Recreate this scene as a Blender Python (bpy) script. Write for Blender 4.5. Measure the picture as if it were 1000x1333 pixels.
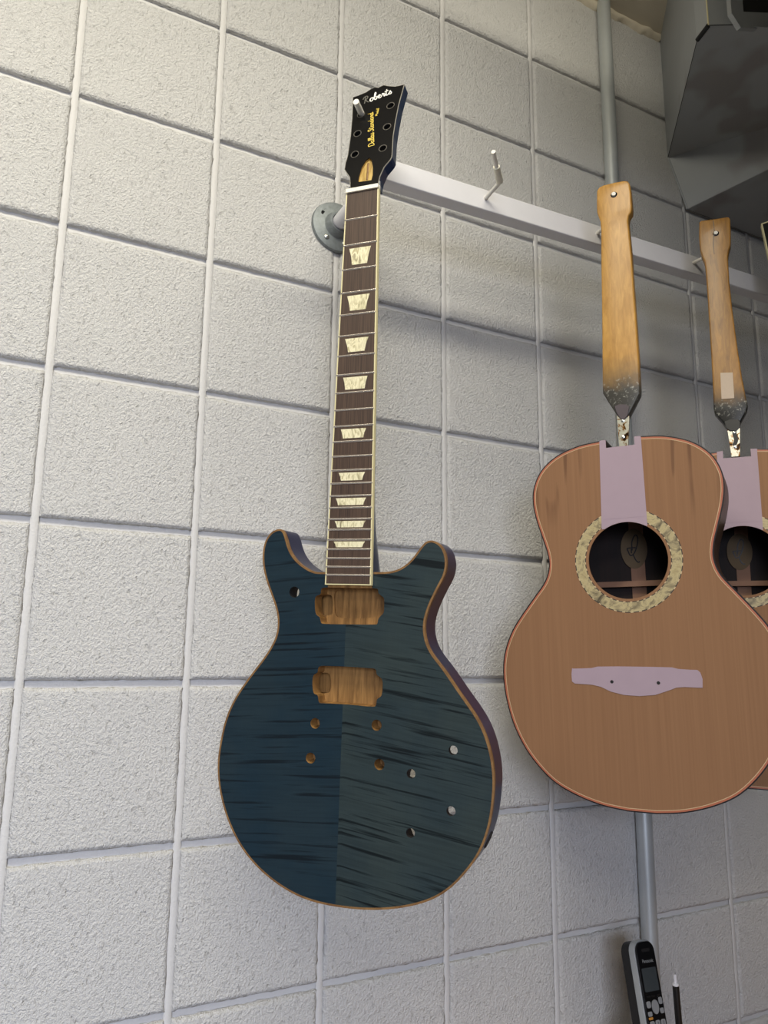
import bpy, bmesh, math, random
from mathutils import Vector, Matrix, noise
from mathutils.geometry import tessellate_polygon

for o in list(bpy.data.objects): bpy.data.objects.remove(o)
SC = bpy.context.scene
COL = SC.collection

# ------------------------------------------------------------------ camera
# solved from the block joints of the wall: wall face is y = 0, x runs along it, z is up
CAM = Vector((-0.05195, -1.03842, 1.5))
CX = Vector((0.884595, -0.466254, 0.009968))      # image right
CY = Vector((0.094736, 0.158727, -0.982767))      # image down
CZ = Vector((0.456636, 0.870295, 0.184580))       # viewing direction
FPX = 1000.0
cd = bpy.data.cameras.new('camera'); cam = bpy.data.objects.new('camera', cd); COL.objects.link(cam)
cd.sensor_fit = 'HORIZONTAL'; cd.sensor_width = 36.0; cd.lens = 36.0 * FPX / 1000.0
cd.clip_start = 0.02
cam.matrix_world = Matrix(((CX.x, -CY.x, -CZ.x, CAM.x), (CX.y, -CY.y, -CZ.y, CAM.y), (CX.z, -CY.z, -CZ.z, CAM.z), (0, 0, 0, 1)))
SC.camera = cam

# ------------------------------------------------------------------ light
SC.view_settings.view_transform = 'Standard'; SC.view_settings.look = 'None'
SC.view_settings.gamma = 1.0; SC.view_settings.use_curve_mapping = False
SC.view_settings.exposure = 0.0
W = bpy.data.worlds.new('room_air'); SC.world = W; W.use_nodes = True
W.node_tree.nodes['Background'].inputs[0].default_value = (0.80, 0.84, 0.92, 1)
W.node_tree.nodes['Background'].inputs[1].default_value = 0.05

def area(name, loc, target, sx, sy, power, color, spread=180):
    l = bpy.data.lights.new(name, 'AREA'); l.shape = 'RECTANGLE'; l.size = sx; l.size_y = sy
    l.energy = power; l.color = color; l.spread = math.radians(spread)
    o = bpy.data.objects.new(name, l); COL.objects.link(o); o.location = loc
    o.rotation_euler = (Vector(target) - Vector(loc)).to_track_quat('-Z', 'Y').to_euler()
    return o
area('ceiling_lamp', (-0.35, -0.90, 2.80), (-0.20, -0.45, 1.2), 1.2, 0.14, 21, (1.0, 0.945, 0.78))
area('ceiling_lamp_right', (0.85, -0.95, 2.82), (0.85, -0.50, 1.2), 1.2, 0.14, 12.5, (1.0, 0.93, 0.74))
area('ceiling_lamp_far', (-0.9, -2.4, 2.80), (-0.6, -1.4, 1.2), 1.2, 0.3, 12, (1.0, 0.93, 0.80))
area('daylight_window', (-1.1, -3.1, 1.7), (-0.30, 0.0, 0.65), 1.4, 1.0, 17, (0.76, 0.82, 1.0), 76)

# ------------------------------------------------------------------ pixel helpers
def ray(u, v): return CX * ((u - 500) / FPX) + CY * ((v - 666.5) / FPX) + CZ
def at_y(u, v, y):
    r = ray(u, v); return CAM + r * ((y - CAM.y) / r.y)
def at_x(u, v, x):
    r = ray(u, v); return CAM + r * ((x - CAM.x) / r.x)
def at_z(u, v, z):
    r = ray(u, v); return CAM + r * ((z - CAM.z) / r.z)
def on_plane(M, pts, off=0.0):
    """pixels -> (x, z) in the local x-z plane of frame M, off metres behind its front"""
    n = M.to_3x3() @ Vector((0, 1, 0)); o = M @ Vector((0, off, 0)); Mi = M.inverted(); out = []
    for u, v in pts:
        r = ray(u, v); w = CAM + r * (((o - CAM) @ n) / (r @ n)); l = Mi @ w; out.append((l.x, l.z))
    return out
def frame(R, t): return Matrix.Translation(Vector(t)) @ Matrix(R).to_4x4()

# ------------------------------------------------------------------ materials
def lin(c):
    if isinstance(c, str):
        c = [int(c[i:i + 2], 16) / 255 for i in (1, 3, 5)]
        c = [x / 12.92 if x < .04045 else ((x + .055) / 1.055) ** 2.4 for x in c]
    return (c[0], c[1], c[2], 1)
class NT:
    def __init__(s, name, rough=.5, metal=0., spec=.5, coat=0.):
        s.m = bpy.data.materials.new(name); s.m.use_nodes = True; s.t = s.m.node_tree
        s.b = s.t.nodes['Principled BSDF']; s.b.inputs['Roughness'].default_value = rough
        s.b.inputs['Metallic'].default_value = metal; s.b.inputs['Specular IOR Level'].default_value = spec
        s.b.inputs['Coat Weight'].default_value = coat; s.b.inputs['Coat Roughness'].default_value = .3
    def n(s, typ, **kw):
        nd = s.t.nodes.new('ShaderNode' + typ)
        for k, v in kw.items():
            if k.startswith('i_'): nd.inputs[k[2:].replace('_', ' ')].default_value = v
            else: setattr(nd, k, v)
        return nd
    def l(s, a, b): s.t.links.new(a, b)
    def coord(s, kind='Object', scale=(1, 1, 1), rot=(0, 0, 0)):
        c = s.n('TexCoord') if kind != 'World' else s.n('NewGeometry')
        mp = s.n('Mapping'); mp.inputs['Scale'].default_value = scale; mp.inputs['Rotation'].default_value = rot
        s.l(c.outputs[kind if kind != 'World' else 'Position'], mp.inputs[0]); return mp.outputs[0]
    def noise(s, vec, scale, detail=3, rough=.55, dist=0.):
        nd = s.n('TexNoise', i_Scale=scale, i_Detail=detail, i_Roughness=rough, i_Distortion=dist)
        s.l(vec, nd.inputs['Vector']); return nd.outputs['Fac']
    def ramp(s, fac, stops):
        r = s.n('ValToRGB'); e = r.color_ramp.elements
        while len(e) < len(stops): e.new(.5)
        for el, (p, c) in zip(e, stops): el.position = p; el.color = lin(c) if not isinstance(c, (int, float)) else (c, c, c, 1)
        s.l(fac, r.inputs[0]); return r.outputs[0]
    def mix(s, fac, a, b, mode='MIX'):
        m = s.n('MixRGB', blend_type=mode)
        for inp, v in ((m.inputs[0], fac), (m.inputs[1], a), (m.inputs[2], b)):
            if hasattr(v, 'is_linked'): s.l(v, inp)
            else: inp.default_value = v if isinstance(v, (int, float)) else lin(v)
        return m.outputs[0]
    def math(s, op, a, b=0.):
        m = s.n('Math', operation=op)
        for inp, v in ((m.inputs[0], a), (m.inputs[1], b)):
            if hasattr(v, 'is_linked'): s.l(v, inp)
            else: inp.default_value = v
        return m.outputs[0]
    def color(s, c):
        if hasattr(c, 'is_linked'): s.l(c, s.b.inputs['Base Color'])
        else: s.b.inputs['Base Color'].default_value = lin(c)
        return s
    def bump(s, h, strength=.3, dist=.001):
        bp = s.n('Bump', i_Strength=strength, i_Distance=dist); s.l(h, bp.inputs['Height']); s.l(bp.outputs[0], s.b.inputs['Normal']); return s
def plain(name, c, rough=.5, metal=0., spec=.5, var=.12, vscale=60, bump=0., coat=0.):
    t = NT(name, rough, metal, spec, coat); nz = t.noise(t.coord(), vscale)
    l = lin(c); t.color(t.mix(nz, tuple(x * (1 - var) for x in l[:3]), tuple(min(1, x * (1 + var)) for x in l[:3])))
    if bump: t.bump(nz, bump, .0006)
    return t.m
MAT = {}
def wall_mat(name, tint, rough, b):
    t = NT(name, rough, spec=.45); p = t.coord('World')
    big = t.noise(p, 3.0, 4); t.color(t.mix(big, tuple(x * .965 for x in tint), tint))
    p2 = t.coord('World', (1, 1, .8), (0, .6, 0))
    n1 = t.noise(p2, 290, 4, .70, .0); n2 = t.noise(p, 600, 2); vo = t.n('TexVoronoi', i_Scale=95.0); t.l(p2, vo.inputs['Vector'])
    pits = t.ramp(t.noise(p2, 130, 4, .7, .3), [(.33, 0.0), (.41, 1.0)])
    h = t.math('ADD', t.math('MULTIPLY', n1, 1.0), t.math('MULTIPLY', n2, .22))
    h = t.math('ADD', h, t.math('MULTIPLY', pits, .26))
    t.bump(h, b, .0065); return t.m
MAT['block'] = wall_mat('painted_block', (.79, .78, .765), .55, .95)
MAT['mortar'] = wall_mat('painted_mortar_shaded', (.61, .60, .59), .6, .22)  # same paint as the blocks, darkened for the shade of recessed joints
MAT['ceiling'] = plain('ceiling_plaster', '#d6ccb8', .8, vscale=6, bump=.1)
MAT['floor'] = plain('floor_concrete', '#8d8a85', .6, vscale=8)
MAT['rail'] = plain('rail_paint', '#dcdbe0', .38, var=.03)
MAT['hook'] = plain('hook_steel', '#e2dfd8', .4)
MAT['sleeve'] = plain('hook_sleeve', '#dedac9', .5)
MAT['galv'] = plain('galvanised', '#82888a', .5, .4, var=.35, vscale=160, bump=.3)
MAT['conduit'] = plain('conduit_steel', '#c2c7c8', .38, .45, var=.1, vscale=30)
MAT['screw'] = plain('screw_steel', '#cfcfc8', .3, .9)
def duct():
    t = NT('duct_sheet', .5, .2); p = t.coord('World')
    c = t.mix(t.noise(p, 5, 4), '#95989c', '#aeb1b2'); rust = t.ramp(t.noise(p, 6.5, 2), [(.56, 0.), (.62, 1.)])
    t.color(t.mix(t.math('MULTIPLY', rust, .35), c, '#6b5648')); return t.m
MAT['duct'] = duct()
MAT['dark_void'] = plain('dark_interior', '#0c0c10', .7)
def flame():
    t = NT('flamed_maple_blue', .42, spec=.28)
    tc = t.n('TexCoord'); sx = t.n('SeparateXYZ'); t.l(tc.outputs['Object'], sx.inputs[0])
    ax = t.math('ABSOLUTE', sx.outputs['X']); side = t.math('GREATER_THAN', sx.outputs['X'], -.004)
    slope = t.math('MULTIPLY', t.math('ADD', t.math('MULTIPLY', side, .03), .09), ax)
    s = t.math('ADD', sx.outputs['Z'], slope)
    cb = t.n('CombineXYZ'); t.l(t.math('MULTIPLY', sx.outputs['X'], 7.), cb.inputs[0]); t.l(t.math('MULTIPLY', s, 200.), cb.inputs[1]); t.l(t.math('MULTIPLY', side, 7.3), cb.inputs[2])
    f1 = t.noise(cb.outputs[0], 1.0, 4, .55, .15)
    cb2 = t.n('CombineXYZ'); t.l(t.math('MULTIPLY', sx.outputs['X'], 500.), cb2.inputs[0]); t.l(t.math('MULTIPLY', sx.outputs['Z'], 25.), cb2.inputs[1])
    gr = t.noise(cb2.outputs[0], 1.0, 2)
    stripe = t.ramp(f1, [(.36, 0.), (.47, 1.), (.66, .72)])
    amt = t.math('ADD', t.math('MULTIPLY', side, .14), .82)
    bl = t.mix(side, '#1a2d38', '#333e3e'); patch = t.ramp(t.noise(tc.outputs['Object'], 11., 3), [(.38, 0.), (.62, 1.)])
    bl = t.mix(t.math('MULTIPLY', patch, .6), bl, '#26343a')
    dk = t.mix(side, '#080f15', '#0b1214')
    c = t.mix(t.math('MULTIPLY', t.math('SUBTRACT', 1.0, stripe), amt), bl, dk)
    c = t.mix(t.math('MULTIPLY', gr, .16), c, '#0c1a22'); t.color(c)
    return t.m
MAT['flame'] = flame()
def wood(name, a, b, scale=(60, 60, 4), rough=.5, sc=1.0, contrast=(.35, .65), bump=.05, knots=None):
    t = NT(name, rough, spec=.4); n = t.noise(t.coord('Object', scale), sc, 4, .6, .5)
    c = t.ramp(n, [(contrast[0], a), (contrast[1], b)])
    n2 = t.noise(t.coord('Object', tuple(x * 5 for x in scale)), sc, 2)
    c = t.mix(t.math('MULTIPLY', n2, .28), c, a); t.color(c); t.bump(n2, bump, .0004); return t.m
MAT['mahogany'] = wood('routed_mahogany', '#5c3e1a', '#a67c46', (160, 40, 14), .6, contrast=(.3, .62))
MAT['stain_side'] = plain('stained_side', '#15183c', .28, spec=.4, var=.2, vscale=14)
MAT['stain_neck'] = plain('stained_neck', '#1b2b48', .22, var=.2, vscale=20, coat=.3)
MAT['edge_wood'] = wood('natural_edge', '#6e4f30', '#8d6b42', (90, 90, 90), .45)
MAT['rosewood'] = wood('rosewood', '#33261f', '#5b473a', (700, 200, 12), .55, contrast=(.3, .7))
MAT['cream'] = plain('cream_binding', '#d9cfa2', .35, var=.05)
MAT['bone'] = plain('bone_nut', '#efe9da', .4, var=.03)
MAT['worn'] = plain('worn_edge', '#8f8b82', .5)
MAT['straw'] = wood('pale_pocket_wood', '#9c7c3c', '#cdb06a', (300, 60, 30), .6)
MAT['fret'] = plain('fret_wire', '#e6ddd2', .25, .85)
def pearl():
    t = NT('pearl_inlay', .25, coat=.4); p = t.coord('World', (1, 1, .35)); n = t.noise(p, 150, 3, .6, 1.6)
    t.color(t.ramp(n, [(.30, '#8d8468'), (.42, '#cfc6a0'), (.55, '#efe7c4'), (.68, '#b9ae86')])); return t.m
MAT['pearl'] = pearl()
MAT['black_gloss'] = plain('black_lacquer', '#08080a', .3, spec=.3)
MAT['black_soft'] = plain('black_plastic', '#0e0e10', .45)
MAT['hole_ring'] = plain('tuner_hole_rim', '#57534c', .5)
MAT['white_ink'] = plain('white_inlay', '#f2f0ea', .4, var=.02)
MAT['grey_ink'] = plain('grey_inlay', '#77756f', .3, .3)  # first logo letter in plain grey
MAT['gold_ink'] = plain('gold_ink', '#dcc257', .45, var=.06)
def cedar():
    t = NT('cedar_top', .62, spec=.25)
    tc = t.n('TexCoord'); sx = t.n('SeparateXYZ'); t.l(tc.outputs['Object'], sx.inputs[0])
    v = t.coord('Object', (330, 10, 3)); n = t.noise(v, 1.0, 3, .6)
    c = t.ramp(n, [(.2, '#845f42'), (.8, '#936e4f')])
    v2 = t.coord('Object', (9, 9, .9)); n2 = t.noise(v2, 1.0, 3)
    c = t.mix(t.math('MULTIPLY', n2, .42), c, '#72523c')
    v3 = t.coord('Object', (95, 9, 7.5)); n3 = t.noise(v3, 1.0, 1, .4)
    st = t.ramp(n3, [(.60, 0.), (.68, 1.)]); up = t.ramp(t.math('ADD', t.math('MULTIPLY', sx.outputs['Z'], 6.), .0), [(.30, 0.), (.62, 1.)])
    out = t.ramp(t.math('MULTIPLY', t.math('ABSOLUTE', sx.outputs['X']), 8.), [(.38, 0.), (.55, 1.)])
    c = t.mix(t.math('MULTIPLY', t.math('MULTIPLY', st, up), t.math('MULTIPLY', out, .7)), c, '#5d3f2c')
    t.color(c); t.bump(n, .06, .0004); return t.m
MAT['cedar'] = cedar()
MAT['red_line'] = plain('red_wood_line', '#a5634a', .4, vscale=300)
MAT['black_line'] = plain('black_line', '#171114', .4)
MAT['pale_line'] = plain('pale_line', '#c2ac88', .4)
MAT['side_rosewood'] = wood('dark_sides', '#1e1212', '#3a2420', (30, 30, 90), .35)
MAT['inside'] = wood('inside_rosewood_shaded', '#150b09', '#23130f', (60, 60, 6), .7)  # dark rosewood, darkened further to paint in the dim body interior
MAT['brace'] = plain('brace_spruce', '#8a6650', .7)
MAT['label'] = plain('paper_label', '#6a5840', .8, var=.05)  # tan paper darkened for the low light behind the soundhole
MAT['tape'] = plain('mauve_masking', '#9f8c98', .75, var=.05, vscale=45, bump=.06)
def rosette():
    t = NT('spalted_maple', .4); v = t.coord('Object'); n = t.noise(v, 38, 5, .65, 1.8)
    t.color(t.ramp(n, [(.30, '#4d4434'), (.42, '#867a5e'), (.52, '#b5a67e'), (.62, '#a0916a'), (.74, '#6a6454')])); return t.m
MAT['rosette'] = rosette()
MAT['herring_d'] = plain('herring_dark', '#332e2a', .5)
def handle_wood(name, a, b, zs, span, dark):
    t = NT(name, .42, spec=.4, coat=.25)
    tc = t.n('TexCoord'); sx = t.n('SeparateXYZ'); t.l(tc.outputs['Object'], sx.inputs[0])
    n = t.noise(t.coord('Object', (150, 60, 26)), 1.0, 4, .6, 1.0); c = t.ramp(n, [(.3, a), (.68, b)])
    fl = t.noise(t.coord('Object', (260, 60, 60)), 1.0, 2); c = t.mix(t.math('MULTIPLY', fl, .22), c, '#7d5522')
    wob = t.math('MULTIPLY', t.noise(tc.outputs['Object'], 55, 3), .03)
    g = t.math('MULTIPLY', t.math('SUBTRACT', zs, t.math('ADD', sx.outputs['Z'], wob)), 1.0 / span)
    soot = t.ramp(g, [(0.0, 0.), (1.0, 1.)]); c = t.mix(soot, c, dark)
    sc = t.ramp(t.noise(tc.outputs['Object'], 190, 4, .7), [(.55, 0.), (.66, 1.)])
    low = t.ramp(g, [(.5, 0.), (.8, 1.)]); hi = t.ramp(g, [(1.5 / 2, 1.), (1.0, 1.)])
    band = t.ramp(t.math('MULTIPLY', g, .4), [(.22, 0.), (.34, 1.), (.52, 1.), (.62, 0.)])
    c = t.mix(t.math('MULTIPLY', t.math('MULTIPLY', sc, band), .6), c, '#b9b8b0'); t.color(c); return t.m
MAT['maple_handle'] = handle_wood('maple_handle_wood', '#a67730', '#c7984c', .318, .055, '#3b3934')
MAT['oak_handle'] = handle_wood('oak_handle_wood', '#7a5522', '#a87a36', .300, .040, '#131210')
def stained_metal():
    t = NT('stained_bracket', .28, .7); n = t.noise(t.coord('Object'), 90, 3, .6, .8)
    t.color(t.ramp(n, [(.36, '#2a1c10'), (.42, '#9a6a2c'), (.48, '#d9d6c4'), (.8, '#efecdc')])); return t.m
MAT['bracket'] = stained_metal()
MAT['pad_a'] = plain('plum_pad', '#4a4046', .55)
MAT['pad_b'] = plain('charred_end', '#0f0e0e', .3, var=.3, vscale=200)
MAT['paper'] = plain('paper_sticker', '#b9a898', .7, var=.08, vscale=200)
MAT['silver_plastic'] = plain('silver_plastic', '#9fa3a6', .35, .3)
MAT['screen'] = plain('lcd_screen', '#3a3f42', .15, var=.04)
MAT['key'] = plain('phone_key', '#84868a', .4, var=.05)
MAT['orange'] = plain('orange_key', '#b9813a', .4)
MAT['white_plastic'] = plain('white_plastic', '#e6e4e6', .4, var=.02)
MAT['bench'] = wood('bench_wood', '#8a6a48', '#b08c62', (4, 40, 40), .5)

# ------------------------------------------------------------------ geometry helpers
def mesh(name, verts, faces, mats, parent=None, midx=None, smooth=False, M=None):
    me = bpy.data.meshes.new(name); me.from_pydata([tuple(v) for v in verts], [], faces)
    for m in (mats if isinstance(mats, (list, tuple)) else [mats]): me.materials.append(MAT[m])
    if midx: me.polygons.foreach_set('material_index', midx)
    if smooth: me.polygons.foreach_set('use_smooth', [True] * len(me.polygons))
    bm = bmesh.new(); bm.from_mesh(me); bmesh.ops.recalc_face_normals(bm, faces=bm.faces); bm.to_mesh(me); bm.free()
    o = bpy.data.objects.new(name, me); COL.objects.link(o)
    if parent: o.parent = parent
    if M is not None: o.matrix_local = M
    return o
def bevel(o, w, seg=2, ang=35):
    b = o.modifiers.new('bevel', 'BEVEL'); b.width = w; b.segments = seg; b.limit_method = 'ANGLE'; b.angle_limit = math.radians(ang)
    for p in o.data.polygons: p.use_smooth = True
    b.harden_normals = True; return o
def thing(name, label, cat, M=None, group=None):
    o = bpy.data.objects.new(name, None); COL.objects.link(o); o.empty_display_size = .03
    if M is not None: o.matrix_world = M
    return tag(o, label, cat, group)
def tag(o, label, cat, group=None):
    o['label'] = label; o['category'] = cat
    if group: o['group'] = group
    return o
def catmull(pts, n=6, closed=True):
    out = []; N = len(pts)
    for i in range(N if closed else N - 1):
        p = [pts[(i + k) % N] if closed else pts[min(max(i + k, 0), N - 1)] for k in (-1, 0, 1, 2)]
        for j in range(n):
            t = j / n
            out.append(tuple(.5 * (2 * p[1][d] + (p[2][d] - p[0][d]) * t + (2 * p[0][d] - 5 * p[1][d] + 4 * p[2][d] - p[3][d]) * t * t + (3 * p[1][d] - p[0][d] - 3 * p[2][d] + p[3][d]) * t ** 3) for d in range(len(p[0]))))
    if not closed: out.append(tuple(pts[-1]))
    return out
def smooth_loop(L, it=2):
    for _ in range(it):
        N = len(L); L = [tuple(.25 * L[i - 1][d] + .5 * L[i][d] + .25 * L[(i + 1) % N][d] for d in (0, 1)) for i in range(N)]
    return L
def ccw(L):
    a = sum(L[i - 1][0] * L[i][1] - L[i][0] * L[i - 1][1] for i in range(len(L))); return L if a > 0 else L[::-1]
def inset(L, d):
    L = ccw(L); N = len(L); out = []
    for i in range(N):
        a, b, c = Vector(L[i - 1]), Vector(L[i]), Vector(L[(i + 1) % N])
        t1 = (b - a).normalized(); t2 = (c - b).normalized(); n = Vector((-t1.y - t2.y, t1.x + t2.x))
        if n.length < 1e-9: n = Vector((-t1.y, t1.x))
        n.normalize(); k = max(.5, n @ Vector((-t1.y, t1.x))); out.append(tuple(b + n * (d / k)))
    return out
def circle(cx, cz, r, n=28): return [(cx + r * math.cos(2 * math.pi * i / n), cz + r * math.sin(2 * math.pi * i / n)) for i in range(n)]
def prism(name, loops, y0, y1, mats, parent, cap=0, wall=None, back=None, bottom=True, smooth=False, M=None):
    """solid between y0 (front) and y1 (back); loops[0] outer, the rest holes; wall = material index per loop"""
    V, F, I = [], [], []; starts = []; wall = wall or [cap] * len(loops); back = cap if back is None else back
    flat = []
    for L in loops:
        starts.append(len(V)); n = len(L)
        for x, z in L: V.append((x, y0, z))
        for x, z in L: V.append((x, y1, z))
    idx = []
    for s, L in zip(starts, loops): idx += [(s + i, s + len(L) + i) for i in range(len(L))]
    tr = [] if len(loops) == 2 and len(loops[0]) == len(loops[1]) and len(loops[0]) > 8 else tessellate_polygon([[Vector((x, z, 0)) for x, z in L] for L in loops])
    for t in tr:
        F.append(tuple(idx[i][0] for i in t)); I.append(cap)
        if bottom: F.append(tuple(idx[i][1] for i in reversed(t))); I.append(back)
    if not tr:
        n = len(loops[0])
        for i in range(n):
            j = (i + 1) % n; F.append((i, j, 2 * n + j, 2 * n + i)); I.append(cap)
            if bottom: F.append((n + i, 3 * n + i, 3 * n + j, n + j)); I.append(back)
    for k, (s, L) in enumerate(zip(starts, loops)):
        n = len(L)
        for i in range(n):
            j = (i + 1) % n; F.append((s + i, s + j, s + n + j, s + n + i)); I.append(wall[k])
    o = mesh(name, V, F, mats, parent, I, M=M)
    if smooth: shade_auto(o)
    return o
def shade_auto(o, deg=40):
    o.data.polygons.foreach_set('use_smooth', [True] * len(o.data.polygons))
    bm = bmesh.new(); bm.from_mesh(o.data)
    for e in bm.edges:
        if len(e.link_faces) == 2 and e.calc_face_angle(0) > math.radians(deg): e.smooth = False
    bm.to_mesh(o.data); bm.free(); return o
def box(name, lo, hi, mat, parent=None, bev=0, M=None):
    x0, y0, z0 = lo; x1, y1, z1 = hi
    o = prism(name, [[(x0, z0), (x1, z0), (x1, z1), (x0, z1)]], y0, y1, [mat], parent, M=M)
    if bev: bevel(o, bev)
    return o
def tube(name, pts, r, mat, parent=None, seg=14, caps=True):
    P = [Vector(p) for p in pts]; rad = r if isinstance(r, (list, tuple)) else [r] * len(P); V, F = [], []
    up = None
    for i, p in enumerate(P):
        d = (P[min(i + 1, len(P) - 1)] - P[max(i - 1, 0)]).normalized()
        if up is None: up = d.orthogonal().normalized()
        up = (up - d * (up @ d)).normalized(); s = d.cross(up)
        for k in range(seg):
            a = 2 * math.pi * k / seg; V.append(p + (up * math.cos(a) + s * math.sin(a)) * rad[i])
    for i in range(len(P) - 1):
        for k in range(seg):
            k2 = (k + 1) % seg; F.append((i * seg + k, i * seg + k2, (i + 1) * seg + k2, (i + 1) * seg + k))
    if caps: F.append(tuple(range(seg))); F.append(tuple((len(P) - 1) * seg + k for k in range(seg)))
    o = mesh(name, V, F, mat, parent); return shade_auto(o, 50)
def lathe(name, prof, mat, parent=None, seg=40, M=None):
    """prof: (radius, y) pairs, turned round the local y axis"""
    V, F = [], []
    for r, y in prof:
        for k in range(seg): a = 2 * math.pi * k / seg; V.append((r * math.cos(a), y, r * math.sin(a)))
    for i in range(len(prof) - 1):
        for k in range(seg): k2 = (k + 1) % seg; F.append((i * seg + k, i * seg + k2, (i + 1) * seg + k2, (i + 1) * seg + k))
    if prof[0][0] > 1e-6: F.append(tuple(range(seg)))
    if prof[-1][0] > 1e-6: F.append(tuple((len(prof) - 1) * seg + k for k in range(seg)))
    return shade_auto(mesh(name, V, F, mat, parent, M=M), 40)
def ribbons(name, strokes, w, y, th, mat, parent, M=None):
    V, F = [], []
    for st in strokes:
        L = catmull(st, 5, False) if len(st) > 2 else st
        b = len(V)
        for i, p in enumerate(L):
            q0, q1 = L[max(i - 1, 0)], L[min(i + 1, len(L) - 1)]; d = Vector((q1[0] - q0[0], q1[1] - q0[1]))
            d = d.normalized() if d.length > 0 else Vector((1, 0)); n = Vector((-d.y, d.x)) * (w / 2)
            for yy in (y, y - th): V.append((p[0] + n.x, yy, p[1] + n.y)); V.append((p[0] - n.x, yy, p[1] - n.y))
        for i in range(len(L) - 1):
            a = b + 4 * i; c = a + 4
            F += [(a + 2, a + 3, c + 3, c + 2), (a, a + 2, c + 2, c), (a + 1, a + 3, c + 3, c + 1)]
    return mesh(name, V, F, mat, parent, M=M)
def text_mesh(name, s, size, mat, parent, M, shear=0.):
    c = bpy.data.curves.new(name, 'FONT'); c.body = s; c.size = size; c.extrude = .00008; c.shear = shear; c.align_x = 'CENTER'; c.align_y = 'CENTER'
    t = bpy.data.objects.new(name, c); COL.objects.link(t); dg = bpy.context.evaluated_depsgraph_get()
    me = bpy.data.meshes.new_from_object(t.evaluated_get(dg)); bpy.data.objects.remove(t)
    me.materials.clear(); me.materials.append(MAT[mat])
    o = bpy.data.objects.new(name, me); COL.objects.link(o); o.parent = parent; o.matrix_local = M; return o
FLAT = Matrix(((1, 0, 0, 0), (0, 0, -1, 0), (0, 1, 0, 0), (0, 0, 0, 1)))      # text plane -> local x-z plane, facing -y
def clone(o, name=None, parent=None):
    c = o.copy(); COL.objects.link(c)
    if name: c.name = name
    if parent: c.parent = parent
    return c

# ------------------------------------------------------------------ the wall of blocks
ZR = 2.4614
rows_known = {-1: -.1972, 0: .0043, 1: .1978, 2: .3967, 3: .5979, 4: .7986, 5: .999, 6: 1.2011, 7: 1.3975, 8: 1.5957}
cols_known = {0: .0011, 1: .202, 2: .4037, 3: .6063, 4: .8101, 5: 1.0155, 6: 1.2218, 7: 1.424}
def rz(j): return ZR - rows_known[j] if j in rows_known else (ZR - (1.5957 + .1995 * (j - 8)) if j > 8 else ZR + .1972 + .200 * (-1 - j))
def cx(i): return cols_known.get(i, .0011 + .2015 * i if i < 0 else 1.424 + .203 * (i - 7))
I0, I1 = -6, 13
WALL_TOP = rz(-2)
random.seed(4)
wall = box('wall_back', (cx(I0), .0075, 0), (cx(I1), .14, WALL_TOP), 'mortar'); wall['kind'] = 'structure'
def block_mesh(seed, n=26):
    V, F = [], []
    def hgt(u, v):
        d = min(u, v, 1 - u, 1 - v); r = .016
        e = noise.noise(Vector((u * 9 + seed * 7.1, v * 9, seed))) * .35 + noise.noise(Vector((u * 26, v * 26, seed * 3.7))) * .3
        k = max(0., min(1., 1 - d / (r * (1 + .5 * e))))
        return k * k * (3 - 2 * k)
    g = [0, .006, .013, .03] + [.03 + .94 * i / (n - 1) for i in range(1, n - 1)] + [.97, .987, .994, 1]
    N = len(g)
    for a in g:
        for b in g:
            wx = noise.noise(Vector((a * 9, b * 38, seed + .3))) * .010 * (1 if b in (0, 1) or a in (0, 1) else 0)
            wz = noise.noise(Vector((a * 38 + 5, b * 9, seed + .9))) * .010 * (1 if b in (0, 1) or a in (0, 1) else 0)
            low = noise.noise(Vector((a * 2.3, b * 2.3, seed * 1.9))) * .0006
            V.append((a - .5 + wx, .0034 * hgt(a, b) + low, b - .5 + wz))
    for i in range(N - 1):
        for j in range(N - 1): a = i * N + j; F.append((a, a + N, a + N + 1, a + 1))
    ring = [i * N for i in range(N)] + [(N - 1) * N + j for j in range(1, N)] + [i * N + N - 1 for i in range(N - 2, -1, -1)] + [j for j in range(N - 2, 0, -1)]
    b0 = len(V)
    for k in ring: V.append((V[k][0], .012, V[k][2]))
    m = len(ring)
    for k in range(m): k2 = (k + 1) % m; F.append((ring[k], ring[k2], b0 + k2, b0 + k))
    return V, F
protos = []
for s in range(5):
    V, F = block_mesh(s + 1); o = mesh('block', V, F, 'block', wall, smooth=True); protos.append(o)
first = [True] * 5
J = .0092
for j in range(-2, 11):
    z1, z0 = rz(j), max(rz(j + 1), 0.0)
    if z1 - z0 < .03: continue
    for i in range(I0, I1):
        k = random.randrange(5)
        if first[k]: b = protos[k]; first[k] = False
        else: b = clone(protos[k], 'block', wall)
        fx = random.choice((-1, 1))
        b.location = ((cx(i) + cx(i + 1)) / 2, random.uniform(-.0006, .0006), (z0 + z1) / 2)
        b.scale = (fx * (cx(i + 1) - cx(i) - J), 1, z1 - z0 - J)
V, F = [], []
for i in range(I0 + 1, I1):      # upright joints are struck fuller than the beds
    for j in range(-2, 11):
        x = cx(i); z1, z0 = rz(j) + .001, max(rz(j + 1), 0) - .001; b = len(V); n = 8
        for k in range(n + 1):
            z = z0 + (z1 - z0) * k / n; dy = .0006 * noise.noise(Vector((i * 3.1, z * 30, 0)))
            for q, (dx, y) in enumerate(((-.0052, .0046), (-.0044, .0034), (0, .0032), (.0044, .0034), (.0052, .0046))): V.append((x + dx, y + dy, z))
        for k in range(n):
            for q in range(4): a = b + k * 5 + q; F.append((a, a + 1, a + 6, a + 5))
mesh('upright_joints', V, F, 'mortar', wall, smooth=True)['kind'] = 'stuff'
fl = box('floor', (-3.2, -4.2, -.08), (3.6, .14, 0), 'floor'); fl['kind'] = 'structure'
CEIL = 3.25
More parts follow.
